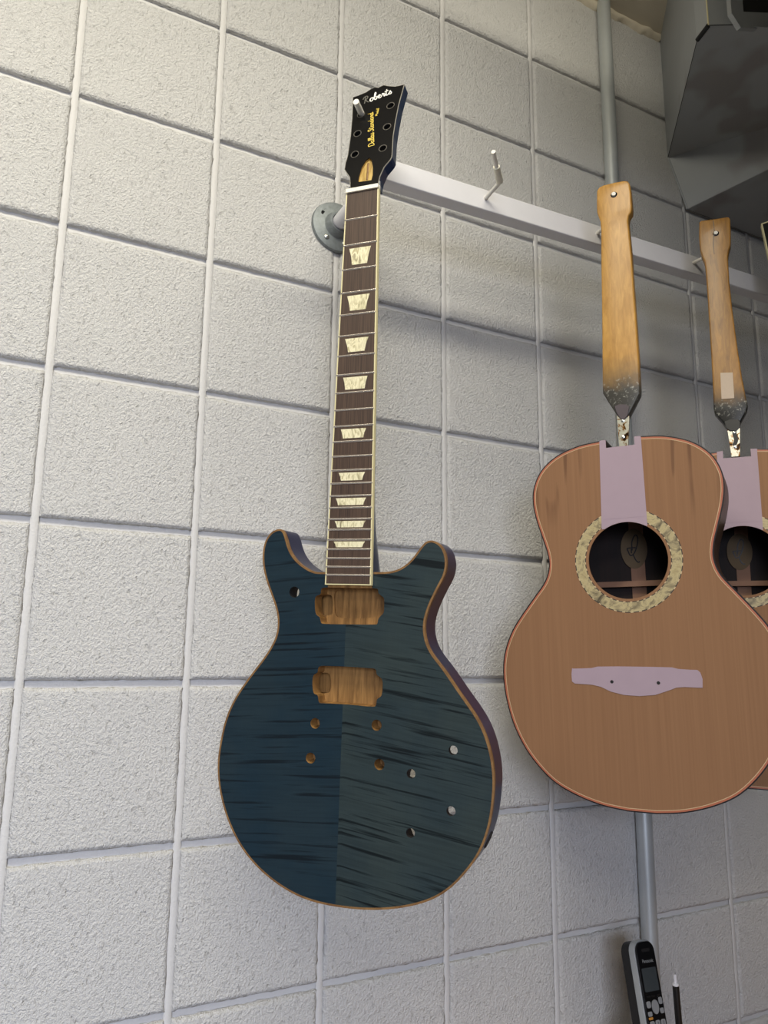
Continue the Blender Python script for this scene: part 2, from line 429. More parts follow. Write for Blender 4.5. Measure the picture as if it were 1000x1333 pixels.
ce = box('ceiling', (-3.2, -4.2, CEIL), (3.6, .14, CEIL + .08), 'ceiling'); ce['kind'] = 'structure'
sf = box('trim_2', (cx(I0), -.13, WALL_TOP), (1.170, .14, CEIL), 'ceiling'); sf['kind'] = 'structure'
uw = box('wall_upper', (1.170, .0, WALL_TOP), (cx(I1), .14, CEIL), 'mortar'); uw['kind'] = 'structure'
# ragged plaster bead where wall meets ceiling
V, F = [], []
n = 90
for k in range(n + 1):
    x = .55 + (1.172 - .55) * k / n; a = noise.noise(Vector((x * 22, 0, 0))); b = noise.noise(Vector((x * 60, 3, 0)))
    w = .010 + .006 * a + .004 * b; d = .012 + .006 * noise.noise(Vector((x * 35, 9, 0)))
    V += [(x, .002, WALL_TOP - w), (x, -d * .7, WALL_TOP - w * .75), (x, -d, WALL_TOP - .002), (x, -d, WALL_TOP + .001)]
for k in range(n):
    for q in range(3): a = k * 4 + q; F.append((a, a + 1, a + 5, a + 4))
tr = mesh('trim_1', V, F, 'ceiling', smooth=True); tr['kind'] = 'structure'

# ------------------------------------------------------------------ conduit
PX = .995
t = thing('conduit_pipe', 'vertical grey metal conduit pipe running up the block wall', 'pipe', Matrix.Translation((PX, -.0150, 0)))
tube('pipe', [(0, 0, .86 + .0), (0, 0, 1.6), (0, 0, WALL_TOP)], .0138, 'conduit', t, 20)
for z in (1.62, 2.36):
    tube('strap', [(0, 0, z - .010), (0, 0, z + .010)], .0152, 'galv', t, 20)

# ------------------------------------------------------------------ sheet-metal duct in the corner
A = at_y(870, 205, -.001); Wp = at_y(895, 272, -.001); XD = A.x
O1 = at_z(908, 52, A.z); ZT = CEIL - .002; OFF = Vector((XD, 0, 2.45))
FW = at_z(990, 168, A.z)          # a point on the fold of the underside
def hit(u, v, p, n):
    r = ray(u, v); return CAM + r * (((p - CAM) @ n) / (r @ n))
NU = Vector((0, 0, 1))
O2 = hit(922.5, 33, A, NU); O3 = hit(962, 32, A, NU); O4 = hit(1190, 52, A, NU)
F2 = A + (FW - A) * 3.2; R3 = Vector((1.95, -.001, Wp.z)); YM = O3.y
dr = thing('sheet_metal_duct', 'galvanised sheet-metal duct hood hung in the corner under the ceiling', 'duct', Matrix.Translation(OFF))
def dp(name, pts, mat='duct', th=.0012):
    P = [Vector(p) - OFF for p in pts]
    nrm = (P[1] - P[0]).cross(P[2] - P[0]).normalized() * th
    n = len(P); V = P + [p + nrm for p in P]
    F = [tuple(range(n)), tuple(range(2 * n - 1, n - 1, -1))] + [(i, (i + 1) % n, n + (i + 1) % n, n + i) for i in range(n)]
    return mesh(name, V, F, mat, dr)
def up(p): return Vector((p.x, p.y, ZT))
dp('side_panel', [Vector((XD, -.001, ZT)), A, O1, up(O1)])
dp('corner_panel', [O1, O2, up(O2), up(O1)])
dp('front_panel', [O2, O3, up(O3), up(O2)])
dp('upper_underside', [A, F2, O4, O3, O2, O1])
dp('lower_underside', [A, Wp, F2]); dp('lower_underside', [Wp, R3, F2])
dp('end_panel', [F2, R3, Vector((R3.x, -.001, ZT)), up(F2)]); dp('front_panel', [O4, F2, up(F2), up(O4)])
for name, a, b, r, m in (('corner_seam', O2, up(O2), .0014, 'cream'), ('lip', O1, O2, .0040, 'dark_void'), ('lip', O2, O3, .0010, 'dark_void'), ('hem_and_shade', A, O1, .0010, 'dark_void'), ('hem_and_shade', Vector((XD, -.002, ZT)), A, .0012, 'dark_void'), ('hem_and_shade', A, Wp, .0024, 'duct'), ('hem_and_shade', Wp, R3, .0012, 'dark_void'), ('fold_seam', A, F2, .0013, 'dark_void')):
    tube(name, [a - OFF, b - OFF], r, m, dr, 8)  # dark tubes along the wall paint the shadow line at the duct edge
# trunk of the duct running on along the room, above and beside the camera's view
tx0, tx1, ty0, ty1, tz0, tz1 = .62, 2.3, -.64, -.47, 2.43, 2.745
box('trunk', (tx0 - XD, ty0, tz0 - 2.45), (tx1 - XD, ty1, tz1 - 2.45), 'duct', dr, .003)
for x in (.80, 1.9): box('hanger_strap', (x - XD, ty0 + .08, tz1 - 2.45), (x + .02 - XD, ty0 + .083, CEIL - 2.45), 'galv', dr)
# flanged mouth closed by a near-black panel painting the shade inside
def my(u, v, y): p = at_y(u, v, y) - OFF; return (p.x, p.z)
yy = YM - .006
fo = [my(950, 19, yy), my(962, 38, yy), my(1090, 48, yy), (my(1090, 48, yy)[0], ZT - 2.45), (my(950, 19, yy)[0], ZT - 2.45)]
fi = [my(965.5, 17.5, yy), my(1080, 22, yy), (my(1080, 22, yy)[0], ZT - 2.46), (my(965.5, 17.5, yy)[0], ZT - 2.46)]
prism('mouth_flange', [ccw(fo), ccw(fi)], yy - .004, yy + .004, ['duct'], dr)
prism('mouth_shade_panel', [inset(ccw(fi), -.004)], yy + .003, yy + .006, ['dark_void'], dr)

# ------------------------------------------------------------------ rail, flange, hooks
YR = -.175; SL = .0265          # rail front face; slight rise along x
def railz(x): return 2.1795 + SL * (x - .5686)
rail = thing('wall_rail', 'long white painted square rail standing off the block wall with guitar hooks', 'rail', Matrix.Translation((.30, YR, railz(.30))))
X0, X1 = .36, 2.35
prism('rail_bar', [[(X0 - .30, railz(X0) - railz(.30) - .0175), (X1 - .30, railz(X1) - railz(.30) - .0175), (X1 - .30, railz(X1) - railz(.30) + .0175), (X0 - .30, railz(X0) - railz(.30) + .0175)]], 0, .024, ['rail'], rail)
bevel(rail.children[0], .002, 2)
box('end_cap', (X0 - .302, .001, railz(X0) - railz(.30) - .0168), (X0 - .299, .023, railz(X0) - railz(.30) + .0168), 'rail', rail)
FX = .3997; FZ = railz(FX)
tube('standoff_pipe', [(FX - .30, .024, FZ - railz(.30)), (FX - .30, -YR - .012, FZ - railz(.30))], .0132, 'rail', rail, 20)
Mf = Matrix.Translation((FX - .30, -YR, FZ - railz(.30)))
flg = lathe('pipe_flange', [(.0415, .003), (.0425, -.002), (.041, -.006), (.036, -.0075), (.0225, -.009), (.0195, -.013), (.0185, -.020), (.0165, -.022), (.0145, -.0215), (.0140, -.012)], 'galv', rail, 48, Mf)
for a in (62, 148, 232, 296):
    c, s = math.cos(math.radians(a)), math.sin(math.radians(a))
    if a in (148,): lathe('screw_hole', [(.0035, -.0078), (.0034, -.0083), (.0, -.0083)], 'dark_void', flg, 16, Matrix.Translation((.030 * c, 0, .030 * s)))
    else: lathe('screw_head', [(.0042, -.0072), (.0040, -.0095), (.0022, -.0108), (0, -.0110)], 'screw', flg, 16, Matrix.Translation((.030 * c, 0, .030 * s)))
ribbons('cast_mark', [[(-.027, .019), (-.021, .025), (-.015, .019), (-.021, .013), (-.027, .019)], [(-.024, .019), (-.018, .019)]], .0022, -.0076, .0007, 'galv', flg)
HV = Vector((-.0482, -.0874, .0071)); HE = Vector((-.0030, -.0410, .0020))
def hook(base, v=HV, e=HE, sleeve=True, r=.0031):
    b = Vector(base) - Vector((.30, YR, railz(.30))); e = Vector(e); v = Vector(v); d1 = e.normalized(); d2 = (v - e).normalized()
    pts = [b - d1 * .002] + [b + e - d1 * .006, b + e - d1 * .001 + d2 * .001, b + e + d2 * .006] + [b + v]
    h = tube('hook', pts, r, 'hook', rail, 14)
    if sleeve: tube('sleeve', [b + e + d2 * .002, b + e + d2 * .034], [.0052, .0047], 'sleeve', h, 16)
    return h
HB = [at_y(632, 258.5, YR), at_y(778, 304, YR), at_y(903, 342, YR)]
hook(HB[0])

# ------------------------------------------------------------------ blue electric guitar
ER = ((.65996667, .75125991, -.00724904), (-.75025698, .65851726, -.05890227), (-.0394773, .04431218, .99823743))
EM = frame(ER, (.31802231, -.26701869, 2.06210629))
eg = thing('electric_guitar', 'unfinished blue flame-top electric guitar body and neck hanging by its black headstock', 'guitar', EM)
SCALE = .62865
def fpos(n): return SCALE * (1 - 2 ** (-n / 12))
BY = .0080                      # body face behind fretboard face
BT = .040
bpx = [(423.2, 744.8), (410, 744.4), (398, 738.8), (386, 729.2), (377.2, 716), (373.2, 702), (370, 692.4), (365.2, 688.4), (358, 690), (350, 696), (344, 708), (342, 722), (342.8, 738), (346.8, 756), (354, 776), (360, 794), (362, 810), (360, 826), (354, 840), (344, 856), (330, 874), (314, 896), (302, 916), (293.2, 938), (288, 960), (283.6, 988), (284, 1016), (289.2, 1044), (298, 1072), (312, 1100), (330, 1124), (354, 1146), (382, 1164), (410, 1174.8), (442, 1181.2), (474, 1184.4), (506, 1184), (538, 1179.2), (566, 1170), (590, 1154), (610, 1132), (624, 1112), (634, 1088), (640, 1064), (643.2, 1036), (644, 1008), (638.8, 976), (630, 950), (618, 928), (598, 900), (578, 870), (562, 850), (554, 830), (553.2, 810), (558.8, 790), (570, 766), (578.8, 750), (582, 734), (580, 720), (574.8, 710), (566, 704), (556, 704), (548, 712), (538, 726), (526, 737.2), (510, 744), (486, 744.8)]
bout = smooth_loop(catmull(on_plane(EM, bpx, BY), 5), 6)
bout = ccw(bout)
bin_ = inset(bout, .0022)
def cav(px, d=0.): return smooth_loop(catmull(on_plane(EM, px, BY + d), 4), 1)
cav1 = cav([(419, 765.5), (432, 765), (455, 765.2), (480, 765.8), (491.5, 766.3), (492.6, 772), (496.5, 775.5), (500, 779), (500.2, 788), (499.6, 797.5), (495, 802.5), (492.4, 806.5), (491.2, 812), (486, 813), (455, 812.8), (424, 812.2), (418, 810.5), (416.4, 803.5), (411.5, 799.5), (410, 788), (411, 776.5), (417.5, 773.5)])
cav2 = cav([(415.5, 867.5), (430, 867), (455, 868), (478, 869.6), (489, 871), (490.3, 878), (495, 881.5), (498, 886), (498.2, 896), (496.5, 906), (491, 910), (489.6, 917), (485, 920), (455, 917.2), (424, 915.4), (415.5, 914.5), (413.6, 905), (408.5, 902.5), (406.8, 891), (408, 879), (413.5, 875.5)])
hp = on_plane(EM, [(410.4, 941.6), (490.4, 944), (404.4, 986.8), (494, 995), (590, 976.8), (535.2, 1007.2), (587.2, 1056), (534.4, 1084.4), (383.2, 770.8)], BY)
studs = [circle(x, z, .0060, 20) for x, z in hp[:4]]; ctrl = [circle(x, z, .0050, 20) for x, z in hp[4:8]]; tog = circle(*hp[8], .0066, 20)
TT = .0065
holes = [cav1, cav2] + studs + ctrl + [tog]
prism('flamed_top', [bin_] + holes, BY, BY + TT, ['flame', 'mahogany', 'dark_void'], eg, 0, [0, 1, 1] + [1] * 4 + [2] * 5, smooth=True)['label'] = 'blue stained flamed maple top'
prism('edge_binding', [bout, bin_], BY - .0001, BY + .0052, ['edge_wood'], eg, smooth=True)
# control-room and switch pockets are open at the back of the body, so the wall shows through the small holes
ctl_room = smooth_loop(catmull(on_plane(EM, [(516, 1000), (545, 968), (590, 952), (612, 975), (620, 1030), (606, 1080), (570, 1106), (530, 1112), (512, 1090), (508, 1045)], BY), 4), 2)
sw_room = circle(hp[8][0] + .002, hp[8][1] - .002, .019, 24)
ctl_room = [(x + .006, z) for x, z in ctl_room]
# upper body layer with pickup cavities, lower solid layer
core = prism('body_core', [inset(bout, .0003), cav1, cav2] + studs + [ctl_room, sw_room], BY + TT, BY + .018, ['stain_side', 'mahogany', 'dark_void'], eg, 0, [0, 1, 1, 1, 1, 1, 1, 2, 2], back=1, smooth=True)
lobes = []
for px in ([(411.2, 777), (418, 774.2), (430, 774.5), (433, 780), (433, 796), (430, 800.5), (415, 801), (411, 797)], [(408.5, 880), (414, 876.5), (426, 876), (430.5, 881), (430.5, 898), (426, 902), (413, 902.5), (408.5, 897)]):
    lobes.append(cav(px, .018))
main1 = cav([(437, 769), (455, 767.5), (480, 767.5), (492, 770), (495.5, 779), (495, 796), (489, 803), (470, 805), (445, 804.5), (437, 800), (435.5, 785)], .018)
prism('body_middle', [inset(bout, .0003), main1] + lobes + [ctl_room, sw_room], BY + .018, BY + .0205, ['stain_side', 'mahogany', 'dark_void'], eg, 1, [0, 1, 1, 1, 2, 2], smooth=True)
prism('body_middle', [inset(bout, .0003)] + lobes + [ctl_room, sw_room], BY + .0205, BY + .0320, ['stain_side', 'mahogany', 'dark_void'], eg, 1, [0, 1, 1, 2, 2], smooth=True)
prism('body_back', [inset(bout, .0003), ctl_room, sw_room], BY + .0320, BY + BT, ['stain_side', 'mahogany', 'dark_void'], eg, 1, [0, 2, 2], back=0, smooth=True)
jp = on_plane(EM, [(629, 1100)], BY)[0]
jack = lathe('jack_hole', [(.0095, -.0003), (.0095, .0006), (0, .0006)], 'dark_void', eg, 20)
# place it on the lower right side wall
bi = min(range(len(bout)), key=lambda i: (bout[i][0] - jp[0]) ** 2 + (bout[i][1] - jp[1]) ** 2)
tg = Vector((bout[(bi + 1) % len(bout)][0] - bout[bi - 1][0], 0, bout[(bi + 1) % len(bout)][1] - bout[bi - 1][1])).normalized(); nn = Vector((tg.z, 0, -tg.x))
jack.matrix_local = Matrix.Translation(Vector((bout[bi][0], BY + .028, bout[bi][1])) + nn * -.0002) @ nn.to_track_quat('Y', 'Z').to_matrix().to_4x4()

# fretboard
ENDZ = -fpos(24) - .0115
def hw(d): return (.0432 + (.0527 - .0432) * d / (SCALE / 2)) / 2
def board(ins): return [(-hw(0) + ins, 0), (-hw(-ENDZ) + ins, ENDZ + ins * .8), (hw(-ENDZ) - ins, ENDZ + ins * .8), (hw(0) - ins, 0)]
fb = prism('fretboard', [board(.0016)], 0, .0055, ['rosewood'], eg)
prism('binding', [board(0), board(.0016)], .0001, .0056, ['cream'], fb)
for n in range(1, 25):
    d = fpos(n); w = hw(d) - .0006; V, F = [], []
    pr_ = [(-.0012, 0), (-.0009, -.0007), (0, -.0011), (.0009, -.0007), (.0012, 0)]
    for x in (-w, w):
        for dz, y in pr_: V.append((x, y + .0002, -d + dz))
    F = [(q, q + 1, q + 6, q + 5) for q in range(4)] + [(0, 1, 2, 3, 4), (5, 6, 7, 8, 9)]
    shade_auto(mesh('fret', V, F, 'fret', fb), 60)
for n in (3, 5, 7, 9, 12, 15, 17, 19, 21):
    a, b = fpos(n - 1), fpos(n); c = (a + b) / 2; gap = b - a; hh = min(.0125, gap * .34) if n < 12 else gap * .30
    W1 = hw(c) * .62; W2 = W1 * (.70 if n < 9 else .80)
    if n >= 17: W1 = hw(c) * .70; W2 = W1 * .83
    L = [(-W1, -c + hh), (-W2 - (W1 - W2) * .35, -c), (-W2, -c - hh), (W2, -c - hh), (W2 + (W1 - W2) * .35, -c), (W1, -c + hh)]
    prism('inlay', [L], -.00015, .001, ['pearl'], fb)
nut = prism('nut', [[(-.0218, -.0002), (.0218, -.0002), (.0218, .0048), (-.0218, .0048)]], -.0022, .006, ['bone'], eg); bevel(nut, .0009, 2)
# neck: lofted half oval with heel
V, F = [], []; st = []
K = 12
zs = [.012, .0, -.03, -.08, -.15, -.22, -.30, -.36, -.395, -.42, -.44, -.455, -.470, -.482]
for z in zs:
    d = max(0, -z); w = hw(d) - .0004; dep = .0145 + .002 * min(1, d / .36)
    k = max(0, (d - .372) / (.470 - .372)); k = min(1, k) ** 1.5; dep = dep + k * .020; e = 2 + 2.2 * k
    w2 = w + k * .0035
    row = []
    for q in range(K + 1):
        a = math.pi * q / K; c, s = math.cos(a), math.sin(a)
        x = -(w + (w2 - w) * s) * abs(c) ** (2 / e) * (1 if c > 0 else -1); y = .0055 + dep * abs(s) ** (2 / e)
        row.append(len(V)); V.append((x, y, z))
    st.append(row)
for a, b in zip(st, st[1:]):
    for q in range(K): F.append((a[q], a[q + 1], b[q + 1], b[q]))
    F.append((a[K], a[0], b[0], b[K]))
F.append(tuple(st[0])); F.append(tuple(reversed(st[-1])))
shade_auto(mesh('neck', V, F, 'stain_neck', eg), 45)
box('neck_tenon', (-.0275, .0056, ENDZ - .003), (.0275, BY + .012, -.462), 'mahogany', eg)
# headstock, tilted back 14 degrees
HA = math.radians(14)
HM = Matrix.Translation((0, .003, .004)) @ Matrix.Rotation(-HA, 4, 'X')
HW = EM @ HM
hpx = [(455.6, 245.8), (455.6, 238), (455.2, 231), (451.5, 225.5), (448.3, 220.5), (449.5, 213), (452.6, 202), (456.2, 177), (458.3, 154), (459.2, 126.4), (466, 124.3), (476, 120), (483, 115.6), (488, 113.2), (492.6, 113.9), (496, 112), (500, 110.5), (507, 111.8), (514.4, 112.2), (521, 111), (526.6, 109.4), (519.2, 136), (515, 157.6), (512, 177), (510.4, 203.5), (508.5, 207.5), (500, 217.6), (494.6, 229.6), (493.2, 236), (492.8, 241.6)]
hl = ccw(on_plane(HW, hpx))
def corner_curve(L, keep):
    return L
th_px = [(470, 149), (465.5, 174), (462, 201), (508.5, 137.5), (504, 165), (498.5, 193)]
thp = on_plane(HW, th_px)
tr_px = [(466.3, 236.8), (467.5, 229), (471, 217), (476.5, 208.5), (480.5, 205.2), (484, 208), (485.6, 218), (485.3, 228), (483.6, 234.4), (475, 235.8)]
trc = on_plane(HW, tr_px)
hs = prism('headstock', [hl] + [circle(x, z, .0048, 20) for x, z in thp] + [trc], .0014, .0145, ['stain_neck', 'straw', 'black_soft'], eg, 0, [0] + [2] * 6 + [1], M=HM)
prism('headstock_veneer', [inset(hl, .0007)] + [circle(x, z, .0048, 20) for x, z in thp] + [trc], 0, .0014, ['black_gloss'], hs, M=Matrix.Identity(4))
prism('pale_edge_line', [hl, inset(hl, .0007)], .0002, .0014, ['worn'], hs)
prism('truss_rod_pocket', [inset(trc, -.0002)], (.0032), .0062, ['straw'], hs)
tube('truss_rod_nut', [(trc[7][0] * .5 + trc[2][0] * .5, .004, trc[0][1] + .004), (trc[4][0] * .6 + trc[3][0] * .4, .004, trc[4][1] - .006)], .0016, 'edge_wood', hs, 10)
for x, z in thp:
    prism('tuner_hole_rim', [circle(x, z, .0055, 24), circle(x, z, .0047, 24)], -.0003, .0010, ['hole_ring'], hs)
# lettering
LET = {
 'R': [[(.10, 0), (.22, .45), (.30, .92)], [(-.02, .66), (.12, .90), (.40, 1.0), (.58, .84), (.50, .62), (.24, .50)], [(.30, .50), (.44, .18), (.62, .02), (.80, .10)]],
 'o': [[(.32, .46), (.14, .40), (.06, .16), (.18, 0), (.36, .08), (.44, .30), (.32, .46), (.46, .40), (.58, .40)]],
 'b': [[(.0, .10), (.22, .55), (.34, .95), (.24, 1.0), (.14, .60), (.10, .15), (.22, 0), (.38, .12), (.40, .36), (.28, .42), (.44, .36), (.56, .34)]],
 'e': [[(.02, .14), (.20, .22), (.34, .38), (.24, .48), (.10, .34), (.08, .12), (.22, 0), (.40, .08), (.52, .22)]],
 'r': [[(.0, .1), (.12, .34), (.18, .50), (.26, .42), (.36, .42), (.32, .2), (.36, .02), (.50, .10)]],
 't': [[(.0, .12), (.14, .40), (.26, .88)], [(.26, .88), (.14, .30), (.16, .03), (.30, .02), (.42, .16)], [(.0, .60), (.20, .62), (.42, .66)]],
 's': [[(.0, .08), (.14, .28), (.26, .52), (.24, .38), (.36, .20), (.28, .02), (.12, .02), (.08, .10)]],
 'D': [[(.10, .05), (.14, .5), (.14, .95), (.45, .95), (.66, .60), (.55, .15), (.25, .0), (.05, .06)]],
 'S': [[(.58, .80), (.46, 1.0), (.28, .92), (.28, .70), (.44, .52), (.48, .25), (.30, .02), (.08, .10), (.12, .28)]],
 'a': [[(.38, .44), (.18, .46), (.06, .24), (.14, .02), (.32, .10), (.40, .44), (.38, .10), (.50, .04), (.58, .14)]],
 'l': [[(.02, .10), (.20, .50), (.24, .98), (.14, .94), (.12, .30), (.18, .02), (.34, .12)]],
 'n': [[(.02, .40), (.10, .46), (.10, .02)], [(.10, .26), (.26, .46), (.36, .40), (.36, .06), (.48, .08)]],
 'd': [[(.38, .42), (.18, .46), (.06, .24), (.14, .02), (.32, .10), (.40, .46), (.44, .98)], [(.44, .98), (.40, .30), (.42, .05), (.56, .12)]],
 ' ': [],
 'M': [[(.04, 0), (.10, .95), (.32, .30), (.56, .95), (.62, 0)]],
}
ADV = {'R': .74, 'o': .50, 'b': .48, 'e': .44, 'r': .46, 't': .40, 's': .42, 'D': .68, 'S': .54, 'a': .52, 'l': .28, 'n': .46, 'd': .52, ' ': .22, 'M': .70}
def script(word, p0, p1, h):
    d = Vector((p1[0] - p0[0], p1[1] - p0[1])); tot = sum(ADV[c] for c in word); k = d.length / tot; d.normalize(); n = Vector((-d.y, d.x)); x = 0; out = []
    for c in word:
        for s in LET[c]: out.append([tuple(Vector(p0) + d * ((x + a) * k) + n * (b * h)) for a, b in s])
        x += ADV[c]
    return out
pr0, pr1 = on_plane(HW, [(473.5, 135.5), (510.5, 121.5)])
S_ = script('Roberts', pr0, pr1, .0125)
ribbons('logo_letter', S_[:3], .0012, .0000, .00022, 'grey_ink', hs)['label'] = 'grey first letter of the script logo'
ribbons('logo_lettering', S_[3:], .0014, .0000, .00022, 'white_ink', hs)['label'] = 'white script logo'
q0, q1 = on_plane(HW, [(487.2, 189.5), (486.0, 146)])
ribbons('model_lettering', script('Dallas Standard', q0, q1, .0078), .0010, .0000, .00022, 'gold_ink', hs)['label'] = 'gold script model name'
q0, q1 = on_plane(HW, [(491.6, 150.6), (493.6, 141.2)])
ribbons('small_lettering', script('Model', q0, q1, .0036), .0006, .0000, .00022, 'gold_ink', hs)
# hook that holds the electric guitar: through the top left tuner hole
hole_w = HW @ Vector((thp[0][0], .0, thp[0][1] + .0012)); hn = (HV - HE).normalized()
tipw = hole_w + hn * .021
bx = tipw - HV; bx.y = YR
v0 = tipw - bx; hook((bx.x, YR, railz(bx.x) + .0), Vector((v0.x, v0.y, tipw.z - railz(bx.x))), Vector((v0.x - hn.x * .065, v0.y - hn.y * .065, tipw.z - railz(bx.x) - .001)), r=.0040)

# ------------------------------------------------------------------ acoustic guitars in the white
half = [(.0285, .1712), (.057, .1682), (.085, .1595), (.105, .147), (.119, .131), (.1275, .110), (.1288, .088), (.1247, .064), (.1178, .040), (.1110, .016), (.1096, -.004), (.1165, -.025), (.134, -.048), (.1545, -.0745), (.1685, -.096), (.1795, -.124), (.1832, -.155), (.1795, -.192), (.1685, -.230), (.149, -.2655), (.1195, -.297), (.0875, -.3145), (.052, -.3255), (.018, -.3300)]
hc_ = catmull(half, 5, False)
aout = hc_ + [(-x, z) for x, z in reversed(hc_)]
NOT = [(-.0200, .1714), (-.0200, .1595), (.0190, .1595), (.0190, .1710)]
aout_n = ccw(aout)
def with_notch(L, i=0.):
    L = ccw(L); k = max(range(len(L)), key=lambda q: (L[q][0] > 0) * 10 + L[q][1])
    # the two end points next to the top gap
    right = [q for q in range(len(L)) if abs(L[q][0]) < .0295 and L[q][1] > .1]
    L = [p for q, p in enumerate(L) if q not in right]
    k = max(range(len(L)), key=lambda q: (L[q][0] > 0 and L[q][1] > .12) * (1 - L[q][0]))
    zt = .1717 - i
    add = [(.0285, zt - .0004), (.0190, zt), (.0190, .1595), (-.0200, .1595), (-.0200, zt), (-.0285, zt - .0004)]
    return L[:k + 1] + add + L[k + 1:]
def ring(r, n=64): return circle(0, 0, r, n)
RH = .0528; DEPTH = .090
ZBR = -.028
def acoustic(M, label):
    g = thing('acoustic_guitar', label, 'guitar', M, 'unfinished acoustic guitar bodies on the rail')
    o0 = with_notch(aout); o1 = with_notch(inset(aout, .0016), .0016); o2 = with_notch(inset(aout, .0040), .0040); o3 = with_notch(inset(aout, .0047), .0047); 
    prism('top', [o3, ring(.0715)], .0, .0028, ['cedar'], g, smooth=True)['label'] = 'bare cedar top'
    prism('soundhole_edge', [ring(.0565), ring(RH)], .0, .0028, ['cedar', 'black_line'], g, 0, [0, 0], smooth=True)
    ros = prism('rosette', [ring(.0704), ring(.0576)], -.0001, .0028, ['rosette'], g, smooth=True)
    for ra, rb in ((.0715, .0704), (.0576, .0565)):
        nseg = 120; V, F, I = [], [], []
        for k in range(nseg):
            a0, a1 = 2 * math.pi * k / nseg, 2 * math.pi * (k + 1) / nseg; b = len(V)
            for r_, a in ((ra, a0), (ra, a1), (rb, a1), (rb, a0)): V.append((r_ * math.cos(a), -.0001, r_ * math.sin(a)))
            for r_, a in ((ra, a0), (ra, a1), (rb, a1), (rb, a0)): V.append((r_ * math.cos(a), .0028, r_ * math.sin(a)))
            F += [(b, b + 1, b + 2, b + 3), (b, b + 4, b + 5, b + 1), (b + 2, b + 6, b + 7, b + 3)]; I += [k % 3 == 0] * 3
        mesh('rosette_border', V, F, ['herring_d', 'pale_line'], ros, [int(x) for x in I])
    prism('pale_purfling', [o2, o3], -.0001, .0028, ['pale_line'], g, smooth=True)
    prism('red_binding', [o1, o2], -.0001, .0040, ['red_line'], g, smooth=True)
    prism('black_binding', [o0, o1], -.0001, .0050, ['black_line'], g, smooth=True)
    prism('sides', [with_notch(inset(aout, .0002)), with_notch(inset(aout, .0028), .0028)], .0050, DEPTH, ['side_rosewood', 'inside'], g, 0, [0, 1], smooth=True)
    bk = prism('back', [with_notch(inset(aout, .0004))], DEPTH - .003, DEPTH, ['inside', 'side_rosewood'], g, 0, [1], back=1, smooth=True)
    box('centre_strip', (-.010, DEPTH - .0048, -.30), (.010, DEPTH - .003, .15), 'brace', bk)
    for z in (.105, ZBR, -.165, -.25):
        wd = .105 if z > -.06 else .15
        box('back_brace', (-wd, DEPTH - .016, z - .004), (wd, DEPTH - .003, z + .004), 'brace', bk)
    lab = prism('paper_label', [[(-.004 + .0188 * math.cos(a) , .024 + .0295 * math.sin(a)) for a in [2 * math.pi * k / 40 for k in range(40)]]], DEPTH - .0056, DEPTH - .0050, ['label'], bk)
    ribbons('label_script', [[(-.0045, -.004), (-.004, .012), (.002, .024), (.0065, .020), (.005, .006), (-.001, -.009), (-.008, -.013), (-.012, -.004), (-.013, .000), (-.006, .001), (.002, .001)], [(-.006, -.001), (-.006, -.009)], [(-.003, -.012), (.001, -.022), (.005, -.026), (.008, -.025)]], .0022, DEPTH - .0056, .0003, 'black_line', lab, Matrix.Translation((-.003, 0, .0245)) @ Matrix.Diagonal((.8, 1, .8, 1)))
    # mauve masking: strip with the neck pocket and the bridge patch
    arc = [(RH * math.cos(a) , RH * math.sin(a)) for a in [math.radians(122 - 64 * k / 12) for k in range(13)]]
    strip = [(-.0286, .1716), (-.0322, .0470)] + [(-.0318, .0447)] + [p for p in arc if -.0300 < p[0] < .0270] + [(.0285, .0447), (.0290, .047), (.0279, .1716), (.0190, .1716), (.0190, .1600), (-.0200, .1600), (-.0200, .1716)]
    ms = prism('masking_strip', [strip], -.0006, .0001, ['tape'], g); ms['label'] = 'mauve masking strip over the neck joint'
    box('strip_crease', (-.0310, -.0008, .0586), (.0285, -.0005, .0590), 'tape', ms)
    for x0, x1 in ((-.0286, -.0200), (.0190, .0279)):
        box('pocket_cheek', (x0 + .0002, .0028, .130), (x1 - .0002, .060, .1712), 'tape', g)
    box('pocket_floor', (-.0198, .048, .100), (.0188, .090, .1590), 'tape', g)
    bpx_ = [(-.0830, -.146), (-.0815, -.1465), (-.0700, -.1462), (-.0560, -.1455), (-.0480, -.1435), (-.020, -.1430), (.020, -.1432), (.0480, -.1436), (.0560, -.1456), (.0700, -.1464), (.0790, -.1466), (.0825, -.1500), (.0845, -.1580), (.0838, -.1690), (.0780, -.1690), (.0620, -.1685), (.0520, -.1695), (.0420, -.1735), (.0250, -.1795), (.0050, -.1815), (-.0150, -.1805), (-.0320, -.1765), (-.0450, -.1705), (-.0560, -.1680), (-.0700, -.1672), (-.0800, -.1668), (-.0840, -.1640), (-.0842, -.1540)]
    L = ccw(bpx_)
    bm_ = prism('bridge_mask', [L, circle(-.0300, -.1635, .0023, 14), circle(.0300, -.1640, .0023, 14)], -.0005, .0001, ['tape'], g); bm_['label'] = 'mauve bridge-shaped masking patch'
    for x in (-.0300, .0300): lathe('locating_hole', [(.0023, -.0002), (.0021, .0001), (0, .0001)], 'dark_void', bm_, 14, Matrix.Translation((x, -.0001, -.1637)))
    return g
AR1 = ((.574, .818, -.031), (-.819, .574, -.015), (.005, .034, .999))
def ortho(R):
    M = Matrix(R); z = M.col[2].normalized(); x = M.col[0] - z * (M.col[0] @ z); x.normalize(); y = z.cross(x)
    return ((x.x, y.x, z.x), (x.y, y.y, z.y), (x.z, y.z, z.z))
AM1 = frame(ortho(AR1), (.72987585, -.26774612, 1.6327297))
def yawR(y, p, r):
    return (Matrix.Rotation(y, 3, 'Z') @ Matrix.Rotation(r, 3, 'Y') @ Matrix.Rotation(p, 3, 'X'))
